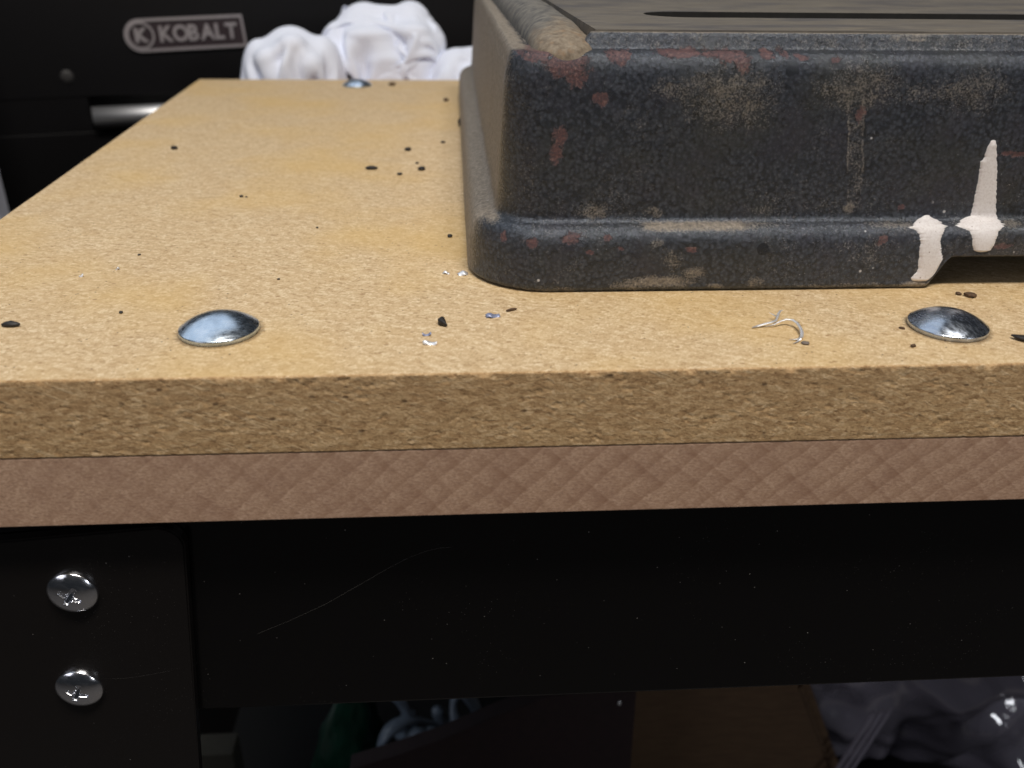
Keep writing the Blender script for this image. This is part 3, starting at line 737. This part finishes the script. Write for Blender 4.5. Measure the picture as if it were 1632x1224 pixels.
# curled shaving
sh = tag(empty('metal_shaving', (222, 22, 0)), 'curled thread of bright metal swarf on board before the casting', 'shaving')
c1 = [(215.9, 21.8, .3), (217.6, 22.3, .5), (219.3, 22.7, .8), (220.8, 22.9, 1.1), (222.2, 23.6, 1.2), (223.0, 25.0, 1.4), (223.9, 26.9, 1.6), (224.8, 28.2, 1.9), (226.0, 29.6, 1.5)]
under(tube('strand', c1, [.15, .38, .42, .36, .34, .28, .36, .26, .08], SHAVE, None, 8, .55), sh)
c2 = [(219.0, 21.9, .4), (221.3, 22.2, .8), (223.1, 23.0, 1.3), (224.8, 23.5, 1.6), (226.1, 22.8, 1.7), (226.7, 21.2, 1.5), (226.7, 19.0, 1.2), (226.4, 17.0, .9), (225.6, 15.0, .7), (224.2, 13.8, .5)]
under(tube('strand', c2, [.06, .16, .24, .36, .42, .40, .42, .46, .42, .15], SHAVE, None, 8, .55), sh)
under(tube('strand', [(225.4, 14.8, .5), (224.0, 14.2, .4), (222.4, 14.4, .3)], [.2, .2, .06], SHAVE, None, 6, .6), sh)
under(tube('strand', [(225.2, 14.2, .5), (223.7, 12.8, .35), (222.6, 12.2, .25)], [.25, .2, .06], SHAVE, None, 6, .6), sh)
under(tube('strand', [(223.3, 25.6, 1.3), (222.6, 26.8, 1.5), (222.0, 28.0, 1.6)], [.25, .2, .06], SHAVE, None, 6, .6), sh)

# ------------------------------------------------------------------ white rags behind the sheet
def drape(n, size, centre, zstart, colliders, seed, steps=150, rot=0.0, wall=(40, 40)):
    h = size/(n-1); rs = np.random.RandomState(seed)
    g = (np.arange(n)-(n-1)/2)*h
    GX, GY = np.meshgrid(g, g, indexing='ij')
    P = np.stack([centre[0]+GX*math.cos(rot)-GY*math.sin(rot), centre[1]+GX*math.sin(rot)+GY*math.cos(rot),
                  zstart + 22*fbm(GX*.035, GY*.035, 0, seed, 3)], -1)
    P[..., :2] = np.array(centre) + (P[..., :2]-np.array(centre))*.70      # slightly gathered, so it has to buckle
    Q = P.copy()
    def con(P, di, dj, rest, k):
        for par in (0, 1):
            ax = 0 if di else 1
            i = np.arange(0, n-di); j = np.arange(0, n-abs(dj))
            if ax == 0: i = i[(i//di) % 2 == par]
            else: j = j[(j//dj) % 2 == par]
            if dj >= 0: a = np.ix_(i, j); b_ = np.ix_(i+di, j+dj)
            else: a = np.ix_(i, j-dj); b_ = np.ix_(i+di, j)
            d = P[b_]-P[a]; L = np.linalg.norm(d, axis=-1, keepdims=True)+1e-9
            c = d*(k*.5*(L-rest)/L)
            P[a] += c; P[b_] -= c
    for st in range(steps):
        V = (P-Q)*.965; Q = P.copy()
        P = P+V; P[..., 2] -= .16
        for it in range(5):
            con(P, 1, 0, h, 1); con(P, 0, 1, h, 1)
            con(P, 1, 1, h*1.4142, .5); con(P, 1, -1, h*1.4142, .5)
            con(P, 2, 0, 2*h, .2); con(P, 0, 2, 2*h, .2)
        for c, r in colliders:
            u = (P-np.array(c))/np.array(r); l = np.linalg.norm(u, axis=-1, keepdims=True)
            hit = l < 1
            P = np.where(hit, np.array(c)+u/np.maximum(l, 1e-6)*np.array(r), P)
            Q = np.where(hit, P*.7+Q*.3, Q)
        k = 1.0+1.3*max(0.0, 1-st/(steps*.6))
        wx_, wy_ = wall[0]*k, wall[1]*k
        e = (((P[..., 0]-centre[0])/wx_)**4 + ((P[..., 1]-centre[1])/wy_)**4)**.25
        f = np.where(e > 1, 1/np.maximum(e, 1e-6), 1.0)[..., None]
        P[..., :2] = np.array(centre) + (P[..., :2]-np.array(centre))*f
        gz = P[..., 2] < -18.4
        P[..., 2] = np.maximum(P[..., 2], -18.4); Q[gz] = P[gz]*.8+Q[gz]*.2
        near = P[..., 2] < 1.5
        P[..., 1] = np.where(near, np.maximum(P[..., 1], 449.0), P[..., 1])
    return P
def rag(n, size, centre, zstart, colliders, seed, label, rot=0.0, wall=(40, 40)):
    P = drape(n, size, centre, zstart, colliders, seed, 150, rot, wall)
    o = mesh_obj('white_rag', P.reshape(-1, 3), grid_faces(n, n), CLOTH)
    m = o.modifiers.new('thick', 'SOLIDIFY'); m.thickness = .0009; m.offset = 1
    m = o.modifiers.new('smooth', 'SUBSURF'); m.levels = 1; m.render_levels = 2
    return tag(o, label, 'rag', 'white rags heaped behind the sheet')
rag(76, 215, (31, 500), 34, [((30, 502, -19), (30, 22, 47)), ((8, 496, -10), (13, 18, 30)), ((52, 500, -6), (14, 18, 28)), ((26, 478, -14), (12, 10, 22)), ((46, 480, 4), (9, 9, 9)), ((16, 480, 8), (8, 8, 8)),
     ((34, 482, 18), (9, 8, 7))], 4, 'rounded white rag bundle, closest of the heap to the chest badge', .5, (37, 32))
rag(88, 290, (92, 532), 56, [((80, 536, -19), (34, 22, 61)), ((112, 536, -10), (26, 22, 52)), ((70, 512, -4), (10, 10, 18)), ((96, 508, 4), (14, 10, 9)), ((120, 512, -8), (10, 11, 22)), ((84, 512, 22), (18, 9, 6)),
     ((116, 514, 24), (12, 9, 6)), ((100, 504, -14), (9, 8, 12)), ((60, 524, 14), (9, 10, 16)), ((132, 524, 8), (9, 10, 18))], 12, 'tallest crumpled white rag, in the middle of the heap', .2, (47, 33))
rag(66, 190, (154, 512), 22, [((148, 512, -19), (22, 20, 32)), ((172, 514, -19), (18, 18, 36)), ((140, 496, -12), (8, 8, 14)), ((160, 494, -6), (8, 8, 10)), ((154, 496, 6), (7, 7, 5))], 23, 'low white rag heaped against the casting', .7, (33, 30))

# ------------------------------------------------------------------ black tool chest with badge and handle
CA = math.radians(18)
chest = empty('tool_chest', (-60, 625, 0)); chest.rotation_euler = (0, 0, CA)
tag(chest, 'black steel tool chest with silver badge and aluminium drawer handle', 'tool chest')
def cpart(o, p=chest): o.parent = p; return o
cpart(rounded_box('cabinet', (-420, 22, -859), (640, 420, 330), CHEST, None, 2))
cpart(rounded_box('drawer_front', (-400, 0, -34), (620, 21.8, 320), CHEST, None, .4, 2))
cpart(rounded_box('drawer_front', (-400, 0, -330), (620, 21.8, -62), CHEST, None, .4, 2))
cpart(rounded_box('drawer_front', (-400, 0, -640), (620, 21.8, -334), CHEST, None, .4, 2))
cpart(rounded_box('handle_cap', (-400, .6, -61.9), (-99.5, 21.8, -34.1), CHEST, None, .2, 1))
hb = []
nseg = 40
for i, x in enumerate(np.linspace(-98, 560, 12)): hb.append((x, -5, -49.0))
cpart(tube('handle', hb, 7.6, ALU, None, 28))
bd = bmesh.new(); bmesh.ops.create_uvsphere(bd, u_segments=24, v_segments=12, radius=5.2*MM)
for v in bd.verts: v.co.y *= .35
for v in bd.verts: v.co += Vector((-111.5, 0, -17.7))*MM
cpart(bm_obj('rubber_plug', bd, DARKRUB, None, True))
# badge
badge = empty('badge', (-15, -.2, 12.8)); badge.parent = chest; badge.rotation_euler = (0, math.radians(-1.6), 0)
BW, BH, T = 46.5, 12.6, 2.2
def stadium(l, r, h, rad, n=20):
    P = [(r+.0, -h), (r-1.2, h)]
    P += [(l+rad-rad*math.sin(a), rad*math.cos(a)*h/rad) for a in np.linspace(0, math.pi, n)]
    return P
def prism(name, outer, y0, y1, mat, parent, inner=None):
    bm = bmesh.new()
    loops = [outer] + ([inner] if inner else [])
    top = [[bm.verts.new(Vector((x, y0, z))*MM) for x, z in lp] for lp in loops]
    E = [bm.edges.new((t[i], t[(i+1) % len(t)])) for t in top for i in range(len(t))]
    bmesh.ops.triangle_fill(bm, use_beauty=True, edges=E)
    for t in top:
        b = [bm.verts.new((v.co.x, y1*MM, v.co.z)) for v in t]
        for i in range(len(t)):
            k = (i+1) % len(t); bm.faces.new((t[i], t[k], b[k], b[i]))
    o = bm_obj(name, bm, mat); o.parent = parent; return o
prism('backing_plate', stadium(-BW-1.5, BW-1, BH-.6, BH-.6), -1.2, .15, BADGEBACK, badge)
out_l = stadium(-BW-2.2, BW, BH, BH); in_l = [(BW-2.0, -BH+T), (BW-3.0, BH-T)] + [(-BW-2.2+BH-(BH-T)*math.sin(a), (BH-T)*math.cos(a)) for a in np.linspace(0, math.pi, 20)]
prism('border', out_l, -2.4, .1, BADGE, badge, in_l)
cxr = -BW-2.2+BH
circ = lambda r, n=40: [(cxr+r*math.cos(a), r*math.sin(a)) for a in np.linspace(0, 2*math.pi, n, endpoint=False)]
prism('emblem_ring', circ(10.6), -2.9, -1.21, BADGE, badge, circ(8.9))
def text_mesh(name, txt, size, loc, parent, mat, extrude, offset, spacing=1.0, sx=1.0):
    cu = bpy.data.curves.new(name, 'FONT'); cu.body = txt; cu.size = size*MM; cu.extrude = extrude*MM; cu.offset = offset*MM
    cu.align_x = 'LEFT'; cu.align_y = 'CENTER'; cu.space_character = spacing
    tmp = bpy.data.objects.new(name+'_tmp', cu); COL.objects.link(tmp)
    bpy.context.view_layer.update()
    me = bpy.data.meshes.new_from_object(tmp.evaluated_get(bpy.context.evaluated_depsgraph_get()))
    bpy.data.objects.remove(tmp); bpy.data.curves.remove(cu)
    me.materials.clear(); me.materials.append(mat)
    o = bpy.data.objects.new(name, me); COL.objects.link(o); o.parent = parent
    o.location = Vector(loc)*MM; o.rotation_euler = (math.pi/2, 0, 0); o.scale = (sx, 1, 1)
    return o
xs = -BW-2.2+2*BH+1.2
for ch, wdt in (('K', 10.9), ('O', 11.6), ('B', 10.8), ('A', 10.6), ('L', 9.0), ('T', 10)):
    text_mesh('letter', ch, 16.5, (xs, -1.9, -.2), badge, BADGE, .65, .55, 1.0, .92); xs += wdt
text_mesh('letter', 'K', 14, (cxr-4.9, -2.0, -.2), badge, BADGE, .65, .75, 1.0, 1.0)

# white board standing at the end of the bench
wb = rounded_box('white_box', (-330, 500, -860), (-200.8, 518, 60), WHITEP, None, 1)
tag(wb, 'pale white box standing before the black chest, only its edge showing', 'box')

# ------------------------------------------------------------------ things on the lower shelf
cb = tag(empty('cardboard_box', (300, 260, -450)), 'open brown corrugated cardboard box under the bench', 'box')
def slab(name, pts, thick_dir, mat, parent):
    bm = bmesh.new()
    vs = [bm.verts.new(Vector(p)*MM) for p in pts]; f = bm.faces.new(vs)
    r = bmesh.ops.extrude_face_region(bm, geom=[f])
    for v in r['geom']:
        if isinstance(v, bmesh.types.BMVert): v.co += Vector(thick_dir)*MM
    return under(bm_obj(name, bm, mat), parent)
slab('front_panel', [(238, 200, -450), (405, 200, -450), (343, 200, -312), (338, 200, -262), (238, 200, -262)], (0, 1.0, 0), CARD, cb)
slab('inner_liner', [(238, 205.5, -450), (412, 205.5, -450), (352, 205.5, -312), (344, 205.5, -262), (238, 205.5, -262)], (0, .8, 0), CARD, cb)
pp = []
p0, p1 = Vector((401, 0, -446)), Vector((343, 0, -312))
N = 44
zig = [(p0.lerp(p1, i/N)) for i in range(N+1)]
V = []
for i, p in enumerate(zig):
    yy = 201.2 if i % 2 == 0 else 205.3
    V += [(p.x+3.5, yy, p.z), (p.x-40, yy, p.z)]
under(mesh_obj('corrugation', V, [(2*i, 2*i+2, 2*i+3, 2*i+1) for i in range(N)], CARD, None, False), cb)
slab('side_panel', [(236, 201, -450), (236, 380, -450), (236, 380, -262), (236, 201, -262)], (-4, 0, 0), CARD, cb)
slab('back_panel', [(238, 380, -450), (405, 380, -450), (405, 380, -262), (238, 380, -262)], (0, 4, 0), CARD, cb)

# clear plastic bag
bagp = []
nu, nv = 180, 130
U, Vv = np.meshgrid(np.linspace(0, 1, nu), np.linspace(0, 1, nv), indexing='ij')
bx = 352 + U*215 + (1-Vv)*22; bz = -449.5 + Vv*170
rsb = np.random.RandomState(5); wr = 0*U
for k in range(150):
    an = rsb.uniform(0, np.pi); uc, vc = rsb.uniform(0, 1.2), rsb.uniform(.0, .8); dd = math.cos(an)*uc+math.sin(an)*vc
    wr = wr + rsb.choice((-1, 1))*rsb.uniform(.3, 1.0)*np.sqrt(.0004+(math.cos(an)*U*1.3+math.sin(an)*Vv-dd + .06*fbm(U*3, Vv*3, k, 101+k, 2))**2)*np.exp(-((U*1.3-uc)**2+(Vv-vc)**2)/rsb.choice((.006, .015, .04)))
wr = (wr-wr.mean())/wr.std()
by = 226 + 8*wr + 24*(1-Vv) - 24*np.sin(U*math.pi)*np.sin(np.clip(Vv, 0, 1)*math.pi)
bag_f = np.stack([bx, by, bz], -1).reshape(-1, 3)
bag_b = np.stack([bx, by+60*np.sin(U*math.pi)+6, bz], -1).reshape(-1, 3)
FBg = grid_faces(nu, nv)
bag = mesh_obj('plastic_bag', np.concatenate([bag_f, bag_b]), FBg+[tuple(k+nu*nv for k in f[::-1]) for f in FBg], FILM)
for k in (0, 5.5, 11):
    zs = tube('zip_seal', [(392+k-u*20, 196+k*.2-6*u, -328-50*u-k*.2) for u in np.linspace(0, 1, 12)], 1.5, FILM, None, 8); zs.parent = bag
tag(bag, 'crumpled clear plastic bag beside the cardboard box', 'bag')
# dark case
slab_case = tag(empty('maroon_case', (190, 180, -450)), 'dark maroon case with sloping lid under the bench', 'case')
cpts = [(86, 140, -450), (233, 140, -450), (229, 140, -243), (205, 140, -243.5), (184, 140, -247), (160, 140, -258), (132, 140, -273), (108, 140, -283), (86, 140, -291)]
slab('shell', cpts, (0, 9, 0), CASE, slab_case)
rv = crumb('rivet', (221, 139.6, -253), (1.0, .7, 1.4), 0, SHAVE, None, None, seed=3); 
for k in ('label', 'category'):
    if k in rv: del rv[k]
under(rv, slab_case)
# green bottle-like bag
gb = []
nu, nv = 48, 40
U, T = np.meshgrid(np.linspace(0, 2*np.pi, nu, endpoint=False), np.linspace(0, 1, nv), indexing='ij')
rr = np.interp(T, [0, .05, .4, .65, .82, .95, 1], [.7, 1, .8, .55, .38, .3, .02])*(1+.25*fbm(np.cos(U)*1.5, np.sin(U)*1.5, T*4, 111, 3))
g = mesh_obj('green_sack', np.stack([62+30*rr*np.cos(U)+10*T, 262+24*rr*np.sin(U), -450+100*T], -1).reshape(-1, 3), grid_faces(nu, nv, True, False)+[tuple(i*nv for i in range(nu))[::-1]], GREEN)
tag(g, 'crumpled dark green plastic sack under the bench', 'sack')
# tangled clear tubing
PALE = m_plain('pale blue plastic', (.16, .20, .25), .3, 0, .3, .1, .1)
tp = []
for i in range(120):
    t = i/119
    tp.append((88+70*t+14*math.sin(t*19), 236+16*math.cos(t*15), -367+14*math.sin(t*23+1)-16*math.sin(t*3)+4*t))
tb = tag(empty('plastic_tangle', (120, 240, -450)), 'tangled pale blue plastic strips on the bench shelf', 'plastic strips')
under(tube('strip', tp, [4.0+1.6*math.sin(i*.4) for i in range(120)], PALE, None, 8, .5), tb)
tp2 = [(98+46*t+10*math.cos(t*11), 246+10*math.sin(t*9), -386+9*math.sin(t*17)) for t in np.linspace(0, 1, 70)]
under(tube('strip', tp2, 4.2, PALE, None, 8, .4), tb)
tp3 = [(120+12*math.cos(a*1.1), 246+14*math.sin(a), -450+64*a/12) for a in np.linspace(0, 12, 80)]
under(tube('strip', tp3, 4.5, PALE, None, 8, .5), tb)
bxn = rounded_box('tan_block', (-30, 200, -449.8), (7.5, 216, -346), DULLCARD, None, 1)
tag(bxn, 'dull tan block on the shelf behind the bench leg', 'block')
